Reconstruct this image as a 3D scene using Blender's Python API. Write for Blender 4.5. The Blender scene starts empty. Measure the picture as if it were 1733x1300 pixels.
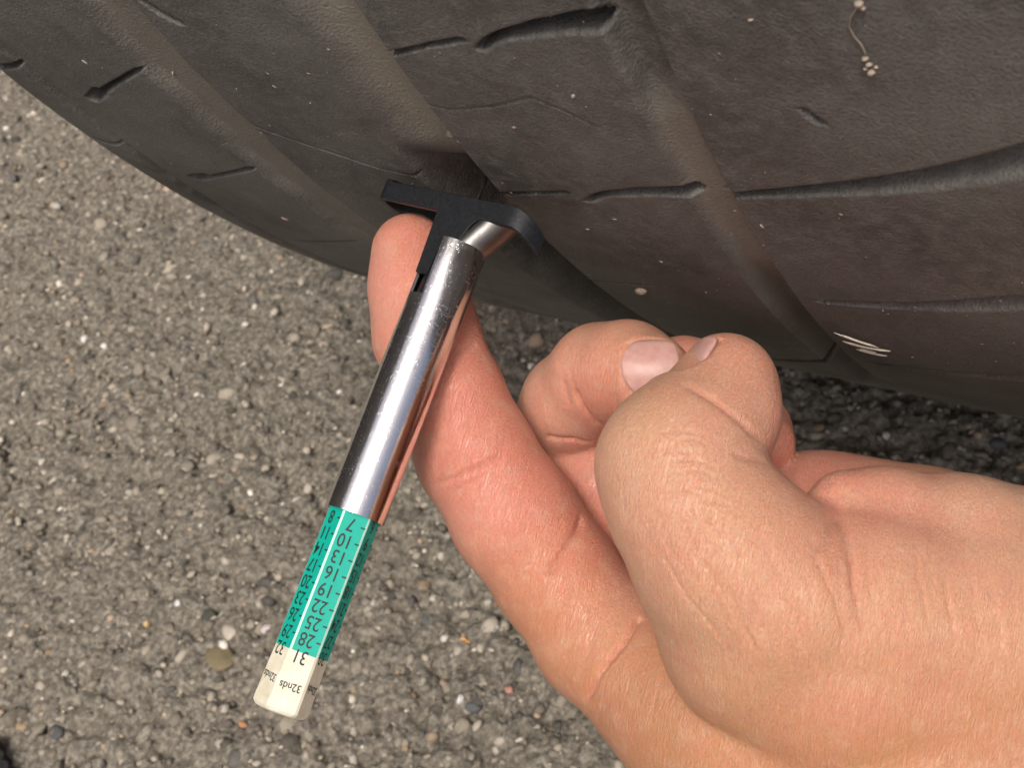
import bpy, bmesh, math, random
import numpy as np
from mathutils import Vector, Matrix
from mathutils.bvhtree import BVHTree

random.seed(7)
rng = np.random.default_rng(7)
MM = 0.001
scene = bpy.context.scene
C = scene.collection

# ------------------------------------------------------------------ camera, sky, sun, exposure
F_PX, IW, IH = 2300.0, 1733.0, 1300.0
CAM_P = np.array([0.0, -411.051, 307.328])                     # millimetres
CAM_R = np.array([0.84149318, 0.48111884, -0.24579237])        # camera right
CAM_U = np.array([-0.20669683, 0.70702798, 0.67630456])        # camera up
CAM_F = np.array([-0.49916495, 0.51830117, -0.69440496])       # view direction
cam_data = bpy.data.cameras.new('camera')
cam = bpy.data.objects.new('camera', cam_data)
C.objects.link(cam)
m = Matrix.Identity(4)
for i in range(3):
    m[i][0], m[i][1], m[i][2], m[i][3] = CAM_R[i], CAM_U[i], -CAM_F[i], CAM_P[i] * MM
cam.matrix_world = m
cam_data.sensor_fit = 'HORIZONTAL'
cam_data.sensor_width = 36.0
cam_data.lens = 36.0 * F_PX / IW
cam_data.clip_start = 0.005
cam_data.clip_end = 400.0
cam_data.dof.use_dof = True
cam_data.dof.focus_distance = 0.172
cam_data.dof.aperture_fstop = 75.0
scene.camera = cam

SUN_EL, SUN_AZ = math.radians(60), math.radians(150)    # azimuth clockwise from +Y
world = bpy.data.worlds.new('World')
scene.world = world
world.use_nodes = True
wn = world.node_tree.nodes
bg = wn['Background']
sky = wn.new('ShaderNodeTexSky')
sky.sky_type = 'NISHITA'
sky.sun_disc = False
sky.sun_elevation = SUN_EL
sky.sun_rotation = SUN_AZ
sky.dust_density = 7.0
sky.air_density = 0.5
sky.ozone_density = 0.5
world.node_tree.links.new(sky.outputs[0], bg.inputs[0])
bg.inputs[1].default_value = 0.095
sun_data = bpy.data.lights.new('sun', 'SUN')
sun_data.energy = 1.5
sun_data.angle = math.radians(13)
sun_data.color = (1.0, 0.95, 0.87)
sun = bpy.data.objects.new('sun', sun_data)
C.objects.link(sun)
sd = Vector((math.sin(SUN_AZ) * math.cos(SUN_EL), math.cos(SUN_AZ) * math.cos(SUN_EL), math.sin(SUN_EL)))
sun.rotation_euler = sd.to_track_quat('Z', 'Y').to_euler()
sun.location = (0, -1, 2)
scene.view_settings.view_transform = 'Standard'
scene.view_settings.look = 'None'
scene.view_settings.gamma = 1.0
scene.view_settings.use_curve_mapping = False
scene.view_settings.exposure = 0.40
scene.render.engine = 'CYCLES'
scene.cycles.use_denoising = True
scene.cycles.use_adaptive_sampling = True
scene.cycles.adaptive_threshold = 0.02
scene.cycles.max_bounces = 6
scene.cycles.diffuse_bounces = 3
scene.cycles.glossy_bounces = 4

# ------------------------------------------------------------------ helpers
def tag(o, label=None, cat=None, group=None, kind=None):
    for k, v in (('label', label), ('category', cat), ('group', group), ('kind', kind)):
        if v:
            o[k] = v
    return o

def empty(name, loc=(0, 0, 0)):
    o = bpy.data.objects.new(name, None)
    o.empty_display_size = 0.01
    C.objects.link(o)
    o.location = loc
    return o

def link(name, me, mat=None, parent=None):
    o = bpy.data.objects.new(name, me)
    C.objects.link(o)
    if mat is not None and not me.materials:
        for mm_ in (mat if isinstance(mat, (list, tuple)) else [mat]):
            me.materials.append(mm_)
    if parent is not None:
        o.parent = parent
    return o

def mesh_np(name, verts, faces, smooth=True):
    """verts (n,3) in metres, faces (m,k) with one k"""
    verts = np.asarray(verts, dtype=np.float32)
    faces = np.asarray(faces, dtype=np.int32)
    me = bpy.data.meshes.new(name)
    k = faces.shape[1]
    me.vertices.add(len(verts))
    me.vertices.foreach_set('co', verts.ravel())
    me.loops.add(faces.size)
    me.loops.foreach_set('vertex_index', faces.ravel())
    me.polygons.add(len(faces))
    me.polygons.foreach_set('loop_start', np.arange(0, faces.size, k, dtype=np.int32))
    me.polygons.foreach_set('loop_total', np.full(len(faces), k, dtype=np.int32))
    me.polygons.foreach_set('use_smooth', np.full(len(faces), smooth))
    me.update(calc_edges=True)
    me.validate()
    return me

def grid_faces(nr, nc):
    i = np.arange(nr - 1)[:, None] * nc + np.arange(nc - 1)[None, :]
    return np.stack([i, i + 1, i + nc + 1, i + nc], -1).reshape(-1, 4)

def point_attr(me, name, vals):
    a = me.attributes.new(name, 'FLOAT', 'POINT')
    a.data.foreach_set('value', np.asarray(vals, dtype=np.float32).ravel())

def color_attr(me, name, cols):
    a = me.attributes.new(name, 'FLOAT_COLOR', 'POINT')
    c = np.ones((len(cols), 4), dtype=np.float32)
    c[:, :3] = cols
    a.data.foreach_set('color', c.ravel())

def bm_mesh(name, bm, smooth=False):
    me = bpy.data.meshes.new(name)
    bm.normal_update()
    bm.to_mesh(me)
    bm.free()
    if smooth:
        me.polygons.foreach_set('use_smooth', np.full(len(me.polygons), True))
    return me

def sstep(a, b, x):
    t = np.clip((x - a) / (b - a), 0, 1)
    return t * t * (3 - 2 * t)

# ------------------------------------------------------------------ node helpers
class Mat:
    def __init__(self, name):
        self.m = bpy.data.materials.new(name)
        self.m.use_nodes = True
        self.t = self.m.node_tree
        self.b = self.t.nodes['Principled BSDF']
    def n(self, typ, **kw):
        nd = self.t.nodes.new(typ)
        for k, v in kw.items():
            setattr(nd, k, v)
        return nd
    def l(self, a, b):
        self.t.links.new(a, b)
    def coord(self, scale=(1, 1, 1), out='Object'):
        tc = self.n('ShaderNodeTexCoord')
        mp = self.n('ShaderNodeMapping')
        mp.inputs['Scale'].default_value = scale
        self.l(tc.outputs[out], mp.inputs[0])
        return mp.outputs[0]
    def noise(self, vec, scale, detail=4, rough=0.55, dist=0.0):
        nd = self.n('ShaderNodeTexNoise')
        nd.inputs['Scale'].default_value = scale
        nd.inputs['Detail'].default_value = detail
        nd.inputs['Roughness'].default_value = rough
        nd.inputs['Distortion'].default_value = dist
        if vec is not None:
            self.l(vec, nd.inputs['Vector'])
        return nd.outputs['Fac']
    def voronoi(self, vec, scale, feature='F1'):
        nd = self.n('ShaderNodeTexVoronoi')
        nd.feature = feature
        nd.inputs['Scale'].default_value = scale
        self.l(vec, nd.inputs['Vector'])
        return nd.outputs['Distance']
    def ramp(self, fac, stops):
        nd = self.n('ShaderNodeValToRGB')
        e = nd.color_ramp.elements
        while len(e) < len(stops):
            e.new(0.5)
        for el, (p, c) in zip(e, stops):
            el.position = p
            el.color = (*c, 1) if len(c) == 3 else c
        self.l(fac, nd.inputs[0])
        return nd.outputs[0]
    def mix(self, fac, a, b, blend='MIX'):
        nd = self.n('ShaderNodeMix', data_type='RGBA', blend_type=blend)
        if isinstance(fac, (int, float)):
            nd.inputs[0].default_value = fac
        else:
            self.l(fac, nd.inputs[0])
        for s, v in ((6, a), (7, b)):
            if isinstance(v, (tuple, list)):
                nd.inputs[s].default_value = (*v, 1)
            else:
                self.l(v, nd.inputs[s])
        return nd.outputs[2]
    def math(self, op, a, b=None):
        nd = self.n('ShaderNodeMath', operation=op)
        for i, v in enumerate((a, b)):
            if v is None:
                continue
            if isinstance(v, (int, float)):
                nd.inputs[i].default_value = v
            else:
                self.l(v, nd.inputs[i])
        return nd.outputs[0]
    def bump(self, height, dist, strength=1.0, normal=None):
        nd = self.n('ShaderNodeBump')
        nd.inputs['Strength'].default_value = strength
        nd.inputs['Distance'].default_value = dist
        self.l(height, nd.inputs['Height'])
        if normal is not None:
            self.l(normal, nd.inputs['Normal'])
        return nd.outputs[0]
    def attr(self, name, out='Fac'):
        nd = self.n('ShaderNodeAttribute')
        nd.attribute_name = name
        return nd.outputs[out]
    def set(self, **kw):
        for k, v in kw.items():
            s = self.b.inputs[k.replace('_', ' ')]
            if isinstance(v, (int, float)):
                s.default_value = v
            elif isinstance(v, (tuple, list)):
                s.default_value = v if len(v) != 3 or s.type == 'VECTOR' else (*v, 1)
            else:
                self.l(v, s)
        return self.m

def flat_mat(name, col, rough=0.5, metal=0.0, var=0.12, scale=400, bump=0.00003):
    M = Mat(name)
    v = M.coord()
    nz = M.noise(v, scale, 5)
    c = M.mix(nz, tuple(x * (1 - var) for x in col), tuple(min(1, x * (1 + var)) for x in col))
    M.set(Base_Color=c, Roughness=rough, Metallic=metal, Normal=M.bump(nz, bump))
    return M.m

# ------------------------------------------------------------------ ground
def ground_material():
    M = Mat('pavement_binder')
    v = M.coord()
    n1 = M.noise(v, 520, 6, 0.65)
    n2 = M.noise(v, 38, 4)
    c = M.ramp(n1, [(0.36, (0.075, 0.066, 0.052)), (0.5, (0.21, 0.188, 0.15)), (0.64, (0.42, 0.385, 0.315))])
    c = M.mix(M.math('MULTIPLY', n2, 0.5), c, (0.21, 0.19, 0.155))
    return M.set(Base_Color=c, Roughness=0.9, Normal=M.bump(n1, 0.0015))

def stone_material(name='pavement_stone'):
    M = Mat(name)
    v = M.coord()
    n1 = M.noise(v, 900, 5, 0.6)
    col = M.attr('stone_color', 'Color')
    c = M.mix(M.math('MULTIPLY', n1, 0.4), col, (0.2, 0.18, 0.145))
    return M.set(Base_Color=c, Roughness=0.82, Normal=M.bump(n1, 0.0004))

MAT_GROUND = ground_material()
MAT_STONE = stone_material()
s = 60.0
gm = mesh_np('ground', [(-s, -s, -0.012), (s, -s, -0.012), (s, s, -0.012), (-s, s, -0.012)], [(0, 1, 2, 3)], False)
ground = tag(link('ground', gm, MAT_GROUND), kind='structure')

def ico(sub):
    bm = bmesh.new()
    bmesh.ops.create_icosphere(bm, subdivisions=sub, radius=1.0)
    v = np.array([p.co[:] for p in bm.verts])
    f = np.array([[p.index for p in q.verts] for q in bm.faces])
    bm.free()
    return v, f

def smooth_noise(shape, cell, seed):
    r = np.random.default_rng(seed)
    h, w = shape
    gh, gw = int(h / cell) + 3, int(w / cell) + 3
    g = r.uniform(-1, 1, (gh, gw))
    y, x = np.arange(h) / cell, np.arange(w) / cell
    yi, xi = y.astype(int), x.astype(int)
    fy, fx = (y - yi)[:, None], (x - xi)[None]
    fy, fx = fy * fy * (3 - 2 * fy), fx * fx * (3 - 2 * fx)
    g00, g01 = g[yi][:, xi], g[yi][:, xi + 1]
    g10, g11 = g[yi + 1][:, xi], g[yi + 1][:, xi + 1]
    return (g00 * (1 - fx) + g01 * fx) * (1 - fy) + (g10 * (1 - fx) + g11 * fx) * fy

AREA = (-640, 110, -400, 20)
gs = 0.95
nxg, nyg = int((AREA[1] - AREA[0]) / gs), int((AREA[3] - AREA[2]) / gs)
hg = smooth_noise((nyg, nxg), 2.3, 1) * 1.2 + smooth_noise((nyg, nxg), 4.6, 2) * 2.0 + smooth_noise((nyg, nxg), 11, 3) * 0.7 + smooth_noise((nyg, nxg), 45, 4) * 0.8
hg = np.where(hg > 0, hg * 0.55, hg * 1.7) - 0.2
bord = np.minimum(np.minimum(np.arange(nxg)[None] , nxg - 1 - np.arange(nxg)[None]) / 12.0, np.minimum(np.arange(nyg)[:, None], nyg - 1 - np.arange(nyg)[:, None]) / 12.0)
hg = hg * np.clip(bord, 0, 1) + 0.004 - 0.004 * 0
XG, YG = np.meshgrid(AREA[0] + gs * np.arange(nxg), AREA[2] + gs * np.arange(nyg))
def near_view(v):
    """ground within reach of the camera and a step to its side"""
    q = v - CAM_P
    dz = q @ CAM_F
    x_, y_ = IW / 2 + F_PX * (q @ CAM_R) / dz, IH / 2 - F_PX * (q @ CAM_U) / dz
    return (x_ > -450) & (x_ < IW + 450) & (y_ > -150) & (y_ < IH + 400) & (v[:, 1] < 5)
gv = np.stack([XG, YG, hg], -1).reshape(-1, 3)
gf = grid_faces(nyg, nxg)
gf = gf[near_view(gv)[gf].all(1)]
used = np.unique(gf)
remap = np.zeros(len(gv), dtype=np.int64); remap[used] = np.arange(len(used))
me = mesh_np('pavement_relief', gv[used] * MM, remap[gf])
tag(link('pavement_relief', me, MAT_GROUND, ground), kind='structure')
PALETTE = np.array([(0.21, 0.185, 0.145), (0.16, 0.14, 0.11), (0.27, 0.24, 0.19), (0.11, 0.097, 0.077), (0.30, 0.27, 0.225),
                    (0.065, 0.063, 0.06), (0.42, 0.385, 0.33), (0.33, 0.25, 0.18), (0.28, 0.20, 0.12), (0.58, 0.55, 0.49)])
PWEIGHT = np.array([0.18, 0.17, 0.17, 0.15, 0.13, 0.10, 0.07, 0.03, 0.015, 0.012])

def stone_field(n, x0, x1, y0, y1, smin, smax, sub, seed):
    r = np.random.default_rng(seed)
    bv, bf = ico(sub)
    k = len(bv)
    ctr = np.stack([r.uniform(x0, x1, n), r.uniform(y0, y1, n), np.zeros(n)], 1)
    ctr = ctr[near_view(ctr)]
    n = len(ctr)
    size = smin + (smax - smin) * r.power(0.55, n) ** 2.0
    sc = size[:, None] * np.stack([r.uniform(0.75, 1.45, n), r.uniform(0.65, 1.1, n), r.uniform(0.45, 0.95, n)], 1)
    v = bv[None] * (1 + r.uniform(-0.24, 0.24, (n, k)))[..., None] * sc[:, None, :]
    ang = r.uniform(0, 2 * np.pi, n)
    tl = r.uniform(-0.45, 0.45, n)
    ca, sa, ct, st = np.cos(ang)[:, None], np.sin(ang)[:, None], np.cos(tl)[:, None], np.sin(tl)[:, None]
    x, y, z = v[..., 0], v[..., 1], v[..., 2]
    y, z = y * ct - z * st, y * st + z * ct
    x, y = x * ca - y * sa, x * sa + y * ca
    ix = np.clip(((ctr[:, 0] - AREA[0]) / gs).astype(int), 0, nxg - 1); iy = np.clip(((ctr[:, 1] - AREA[2]) / gs).astype(int), 0, nyg - 1)
    ctr[:, 2] = hg[iy, ix] - size * r.uniform(0.0, 0.5, n)
    out = np.stack([x, y, z], -1) + ctr[:, None, :]
    fac = (bf[None] + (np.arange(n) * k)[:, None, None]).reshape(-1, 3)
    col = PALETTE[r.choice(len(PALETTE), n, p=PWEIGHT / PWEIGHT.sum())] * r.uniform(0.6, 2.0, (n, 1))
    return out.reshape(-1, 3) * MM, fac, np.repeat(col, k, 0)

vs, fs, cs, off = [], [], [], 0
for a in ((1800, *AREA, 1.3, 3.6, 2, 1), (26000, *AREA, 0.9, 2.1, 1, 2), (15000, *AREA, 0.5, 1.0, 1, 3)):
    v_, f_, c_ = stone_field(*a)
    vs.append(v_); fs.append(f_ + off); cs.append(c_); off += len(v_)
me = mesh_np('aggregate', np.concatenate(vs), np.concatenate(fs))
color_attr(me, 'stone_color', np.concatenate(cs))
agg = tag(link('aggregate', me, MAT_STONE, ground), kind='stuff')

# ------------------------------------------------------------------ tyre
R, UC, HW, SR = 325.0, -83.0, 95.0, 26.0
def rubber_material():
    M = Mat('dusty_worn_rubber')
    v = M.coord()
    big = M.noise(v, 32, 4, 0.62)
    fine = M.noise(v, 1500, 3, 0.6)
    mid = M.noise(v, 520, 3, 0.65)
    grime = M.ramp(big, [(0.36, (0.055, 0.053, 0.050)), (0.5, (0.100, 0.097, 0.092)), (0.72, (0.155, 0.151, 0.144))])
    c = M.mix(M.ramp(mid, [(0.42, (0, 0, 0)), (0.75, (0.6, 0.6, 0.6))]), grime, (0.195, 0.187, 0.172))
    dust = M.attr('dust')
    gr = M.voronoi(v, 2100)
    c = M.mix(M.ramp(gr, [(0.2, (0.3, 0.3, 0.3)), (0.5, (0, 0, 0))]), c, (0.030, 0.026, 0.022))
    c = M.mix(M.math('MULTIPLY', dust, M.math('ADD', 0.3, big)), c, (0.235, 0.216, 0.176))
    sp = M.voronoi(v, 420)
    spk = M.ramp(sp, [(0.02, (1, 1, 1)), (0.07, (0, 0, 0))])
    c = M.mix(M.math('MULTIPLY', spk, M.ramp(M.noise(v, 120, 2), [(0.46, (0, 0, 0)), (0.62, (0.75, 0.75, 0.75))])), c, (0.36, 0.33, 0.28))
    h = M.math('ADD', M.math('MULTIPLY', M.noise(v, 2600, 3, 0.7), 0.8), M.math('MULTIPLY', mid, 0.22))
    h = M.math('SUBTRACT', h, M.math('MULTIPLY', gr, 0.4))
    return M.set(Base_Color=c, Roughness=M.ramp(mid, [(0.3, (0.5,) * 3), (0.7, (0.78,) * 3)]), Specular_IOR_Level=0.45, Normal=M.bump(h, 0.00020))
MAT_RUBBER = rubber_material()

def prof(s_):
    """cross-section: signed arc position s -> axial u, radius r, axial and radial normal components"""
    a = np.abs(s_)
    ph = np.clip((a - HW) / SR, 0, 1.45)
    ex = np.maximum(a - HW - 1.45 * SR, 0)
    u = np.where(a < HW, a, HW + SR * np.sin(ph)) + ex * np.cos(1.45)
    r = R - SR * (1 - np.cos(ph)) - ex * np.sin(1.45)
    return UC + np.sign(s_) * u, r, np.sign(s_) * np.sin(ph), np.cos(ph)

# sipes and cuts on the tread: (points as axial u, arc a), half widths, depth, upper / lower wall softness
SIPES = [
    ([(-132.9, 417.9), (-131.5, 415.8), (-129.3, 414.1)], (0.5, 0.55), 2.5, 0),
    ([(-147.2, 401.9), (-160.1, 395.0), (-164.7, 392.5)], (0.3, 0.45), 2.0, 0),
    ([(-162.5, 393.8), (-166.7, 391.2)], (1.1, 0.9), 2.2, 0),
    ([(-176.3, 398.5), (-184, 396.2)], (0.45, 0.9), 2.0, 0),
    ([(-147.1, 374.4), (-153.5, 371.3), (-159.7, 368.3), (-164, 366.6)], (0.42, 0.3), 1.6, 0),
    ([(-162, 367.6), (-167, 365.3)], (1.0, 1.1), 1.0, 0),
    ([(-176.5, 374.8), (-184, 375.2)], (0.4, 0.9), 1.6, 0),
    ([(-147.0, 344.3), (-167.5, 334.4)], (0.3, 0.25), 1.0, 0),
    ([(-97.4, 412.1), (-91.8, 414.1)], (0.32, 0.28), 2.0, 0),
    ([(-91.0, 414.4), (-85.6, 416.1)], (0.3, 0.36), 2.0, 0),
    ([(-83.7, 414.8), (-81.8, 416.3), (-79.7, 417.4), (-73.8, 419.4), (-67.4, 421.0)], (0.3, 1.7), 3.4, 0),
    ([(-97.4, 380.6), (-91.9, 382.5)], (0.26, 0.26), 1.6, 0),
    ([(-91.0, 382.8), (-85.4, 384.5)], (0.28, 0.3), 1.6, 0),
    ([(-83.0, 382.8), (-80.9, 384.8), (-78.8, 386.0), (-72.2, 388.4), (-66.2, 389.9)], (0.25, 1.25), 3.2, 0),
    ([(-61.7, 390.2), (-54.3, 393.0), (-46.9, 396.0), (-39.4, 399.4), (-32.5, 403.2), (-27.1, 406.6), (-20, 411)], (0.3, 1.9), 2.6, 1.5),
    ([(-57.7, 360.6), (-47.7, 364.3), (-39.6, 368.4), (-29.9, 374.2), (-20, 380)], (0.25, 1.5), 1.8, 1.5),
    ([(-57.7, 329.6), (-47.7, 333.3), (-39.6, 337.4), (-29.9, 343.2), (-20, 349)], (0.25, 1.5), 1.8, 1.5),
    ([(-97, 349.2), (-85.4, 353.0)], (0.12, 0.12), 0.3, 0),
    ([(-88.0, 299.0), (-84.0, 303.7), (-76, 312), (-69.8, 318.1), (-65.6, 323.4), (-63.2, 327)], (0.7, 0.6), 1.8, 0),
    ([(-136.0, 391.0), (-130.5, 387.9), (-123.6, 385.3), (-116.9, 382.6), (-111.2, 381.8), (-106.2, 385.2), (-104.3, 387.3)], (0.16, 0.13), 0.3, 0),
    ([(-100.1, 402.7), (-94.4, 401.9), (-87.6, 403.7), (-80.6, 406.7), (-76.9, 404.5), (-74.0, 402.2)], (0.12, 0.12), 0.08, 0),
    ([(-131.5, 359.7), (-128.4, 357.2)], (0.35, 0.3), 1.2, 0),
    ([(-47.8, 410.3), (-46.4, 408.4)], (0.22, 0.35), 0.8, 0),
]
def tread_depth(u, a):
    d = np.zeros(np.broadcast(u, a).shape)
    dust = np.zeros_like(d)
    wob = 0.25 * np.sin(a * 0.23) + 0.15 * np.sin(a * 0.61 + u)
    # groove A, where the gauge probes: shallow and dusty above, deep below
    left, right = sstep(-108.4 + wob, -101.5, u), 1 - sstep(-97.9, -97.2, u)
    deep_a = 1 - sstep(371.0, 391.0, a + 0.25 * (u + 99))
    shallow = left * right * 2.0
    deep = sstep(-110.6, -106.8, u) * right * 7.5
    dA = shallow * (1 - deep_a) + np.maximum(deep * (1 - 0.55 * sstep(366, 360, a) * sstep(353, 359, a)), 0) * deep_a
    d = np.maximum(d, dA)
    dust = np.maximum(dust, left * right * (1 - 0.9 * deep_a))
    # groove B with a tread wear bar
    left, right = sstep(-67.2, -65.0, u), 1 - sstep(-61.6, -60.6, u)
    bar = sstep(412.0, 404.5, a - 0.3 * (u + 64))
    dep = 2.2 * (1 - bar) + bar * (1.1 + 2.6 * sstep(372, 352, a))
    d = np.maximum(d, left * right * dep)
    dust = np.maximum(dust, left * right * bar * 0.7)
    # groove L, shallow rounded
    g = sstep(-147.0 + wob, -144.2 + wob, u) * (1 - sstep(-137.4 + wob, -134.6 + wob, u))
    d = np.maximum(d, g * 1.7)
    dust = np.maximum(dust, g * 0.6)
    # groove C, beyond the right edge
    g = sstep(-22.5, -21.5, u)
    d = np.maximum(d, g * 5.0)
    # shoulder line
    g = np.exp(-((u + 175.0) / 1.2) ** 2)
    d = d + g * 1.3
    return d, dust

def sipe_depth(u, a, d):
    for pts, (w0, w1), dep, soft in SIPES:
        pts = np.array(pts)
        pad = 8
        msk = (u > pts[:, 0].min() - pad) & (u < pts[:, 0].max() + pad) & (a > pts[:, 1].min() - pad) & (a < pts[:, 1].max() + pad)
        if not msk.any():
            continue
        pu, pa = u[msk], a[msk]
        seg = np.hypot(*np.diff(pts, axis=0).T)
        cum = np.concatenate([[0], np.cumsum(seg)])
        best = np.full(pu.shape, 1e9); tt = np.zeros(pu.shape); sgn = np.zeros(pu.shape)
        for i in range(len(seg)):
            p, q = pts[i], pts[i + 1]
            e = (q - p) / seg[i]
            t = np.clip((pu - p[0]) * e[0] + (pa - p[1]) * e[1], 0, seg[i])
            dx, dy = pu - p[0] - t * e[0], pa - p[1] - t * e[1]
            ds = np.hypot(dx, dy)
            b = ds < best
            best[b] = ds[b]; tt[b] = (cum[i] + t[b]) / cum[-1]; sgn[b] = np.sign(dy[b])
        w = w0 + (w1 - w0) * tt
        w = w * (1 + 0.03 * np.sin(pu * 0.9))
        lo = (w + 0.14) + soft * tt * 1.1 * (sgn < 0)
        prof_ = 1 - sstep(w * 0.55, lo, best)
        if soft:
            prof_ = np.where(sgn < 0, (1 - sstep(0, lo + 0.3, best)), 1 - sstep(w * 0.8, w + 0.2, best))
        d[msk] = np.maximum(d[msk], prof_ * dep * (1.15 if soft else 2.2))
    return d

def tyre_points(sv, av, d):
    u, r, nu, nr = prof(sv)
    r2 = r - d * nr
    u2 = u - d * nu
    th = av / R
    z = np.maximum(R - r2 * np.cos(th), 0.6)
    return np.stack([u2, -r2 * np.sin(th), z], -1) * MM

tyre = empty('tyre', (UC * MM, 0, 0))
tag(tyre, 'worn dusty black car tyre standing on the rough pavement', 'tyre')
S0, S1, A0, A1 = -118.0, 63.0, math.radians(43) * R, math.radians(79.5) * R
STEP, ASTEP = 0.42, 0.17
edges = [S0, -96.0, -64.0, -51.5, -27.6, -14.2, 15.8, 22.4, 60.0, S1]     # limits of ribs and grooves (s = u - UC)
names = ['shoulder', 'tread_rib', 'tread_groove', 'tread_rib', 'tread_groove', 'tread_rib', 'tread_groove', 'tread_rib', 'tread_groove']
avals = np.arange(A0, A1 + ASTEP, ASTEP)
for k, nm in enumerate(names):
    a_, b_ = edges[k], edges[k + 1]
    sv = np.linspace(a_, b_, max(3, int(round((b_ - a_) / STEP)) + 1))
    SS, AA = np.meshgrid(sv, avals)
    UU = prof(SS)[0]
    d, dust = tread_depth(UU, AA)
    d = sipe_depth(UU, AA, d)
    nz = smooth_noise(d.shape, 60, 20 + k) * 0.09 + smooth_noise(d.shape, 22, 40 + k) * 0.015
    edge_fade = sstep(0, 3, SS - a_) * sstep(0, 3, b_ - SS)
    d = d + nz * edge_fade
    pts = tyre_points(SS, AA, d).reshape(-1, 3) - np.array([UC * MM, 0, 0])
    me = mesh_np(nm, pts, grid_faces(*SS.shape)[:, ::-1])
    point_attr(me, 'dust', dust)
    link(nm, me, MAT_RUBBER, tyre)
# the rest of the tyre: remaining circumference, right shoulder, sidewalls
def coarse(sv, th0, th1, nth):
    SS, AA = np.meshgrid(sv, np.linspace(th0, th1, nth) * R)
    UU = prof(SS)[0]
    d = np.zeros_like(UU)
    for lo, hi, dep in ((-110, -97.5, 5), (-66.5, -61, 4), (-146, -135.5, 1.7), (-22, -14, 5)):
        d = np.maximum(d, dep * ((UU > lo) & (UU < hi)))
    return tyre_points(SS, AA, d).reshape(-1, 3) - np.array([UC * MM, 0, 0]), grid_faces(*SS.shape)[:, ::-1]
full = np.unique(np.concatenate([np.linspace(-200, 200, 101), [-27.2, -27, -14.6, -14.4, 16.4, 16.6, 21.9, 22.1, -63.1, -62.9, -52.6, -52.4, 54.9, 55.1, 62.9]]))
parts = [coarse(full, A1 / R, A0 / R + 2 * math.pi, 240),
         coarse(full[full >= 62.9], A0 / R, A1 / R, 60), coarse(np.concatenate([full[full < S0], [S0]]), A0 / R, A1 / R, 60)]
vs, fs, off = [], [], 0
for v_, f_ in parts:
    vs.append(v_); fs.append(f_ + off); off += len(v_)
me = mesh_np('carcass', np.concatenate(vs), np.concatenate(fs))
point_attr(me, 'dust', np.zeros(off))
link('carcass', me, MAT_RUBBER, tyre)

def on_tread(u, a, lift=0.0):
    """a point on the tread in metres and its outward normal"""
    th = a / R
    d, _ = tread_depth(np.array([u]), np.array([a]))
    r = R - min(float(d[0]), 6) + lift
    return np.array([u, -r * math.sin(th), R - r * math.cos(th)]) * MM, np.array([0, -math.sin(th), -math.cos(th)])

# ------------------------------------------------------------------ unseen wall added at the left to darken the reflection in the chrome
wall_root = empty('added_dark_wall', (-2.9, -0.5, 0))
tag(wall_root, 'added dark boarded wall, out of view, darkening the reflection in the chrome barrel', 'wall')
MAT_BOARD = flat_mat('dark_brown_boards', (0.05, 0.043, 0.036), 0.8, var=0.2, scale=6, bump=0.002)
bm = bmesh.new()
bmesh.ops.create_cube(bm, size=1.0, matrix=Matrix.Diagonal((0.025, 10.0, 0.198, 1)))
bmesh.ops.bevel(bm, geom=list(bm.edges), offset=0.004, segments=1, affect='EDGES')
board_me = bm_mesh('board', bm)
board_me.materials.append(MAT_BOARD)
for k in range(29):
    o = link('board', board_me, None, wall_root)
    o.location = (0.004 * (k % 2), 0, 0.1 + 0.2 * k)

# ------------------------------------------------------------------ tread depth gauge
g_o = np.array([-99.75879848, -300.03048571, 199.78265355])
g_z = np.array([0.01164687, -0.92055618, -0.3904365])
g_x = np.array([0.99993217, 0.01072233, 0.00454767])
g_y = np.cross(g_z, g_x)
gauge = empty('tread_depth_gauge')
gm4 = Matrix.Identity(4)
for i in range(3):
    gm4[i][0], gm4[i][1], gm4[i][2], gm4[i][3] = g_x[i], g_y[i], g_z[i], g_o[i] * MM
gauge.matrix_world = gm4
tag(gauge, 'chrome tread depth gauge with teal number scale pressed into the tyre groove', 'gauge')

def chrome_material(name, rough=0.13, col=(0.80, 0.80, 0.82)):
    M = Mat(name)
    v = M.coord((1, 1, 0.12))
    v2 = M.coord((1, 0.35, 1))
    scr = M.noise(v, 2600, 4, 0.7)
    scr2 = M.noise(v2, 1500, 3, 0.6, 2.0)
    blot = M.noise(M.coord(), 260, 4)
    rr = M.math('ADD', M.math('MULTIPLY', M.ramp(scr2, [(0.6, (0, 0, 0)), (0.72, (1, 1, 1))]), 0.22), M.math('ADD', rough - 0.07, M.math('MULTIPLY', blot, 0.14)))
    c = M.mix(M.ramp(blot, [(0.5, (0, 0, 0)), (0.8, (0.5, 0.5, 0.5))]), col, (0.62, 0.61, 0.60))
    h = M.math('ADD', scr, M.math('MULTIPLY', M.ramp(scr2, [(0.62, (0, 0, 0)), (0.66, (1, 1, 1))]), 0.35))
    return M.set(Base_Color=c, Metallic=1.0, Roughness=rr, Normal=M.bump(h, 0.000012))
MAT_CHROME = chrome_material('scratched_chrome', 0.105)
MAT_STEEL = chrome_material('dull_steel', 0.40, (0.20, 0.195, 0.19))
def dark_foot_material():
    M = Mat('black_steel_and_bore_shade')
    n1 = M.noise(M.coord(), 2200, 5, 0.7)
    c = M.ramp(n1, [(0.35, (0.010, 0.012, 0.015)), (0.7, (0.026, 0.028, 0.033))])
    return M.set(Base_Color=c, Metallic=0.3, Roughness=0.38, Normal=M.bump(n1, 0.00003))
MAT_FOOT = dark_foot_material()
MAT_TEAL = flat_mat('teal_paint', (0.0, 0.42, 0.325), 0.55, var=0.10, scale=700, bump=0.00001)
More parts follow.
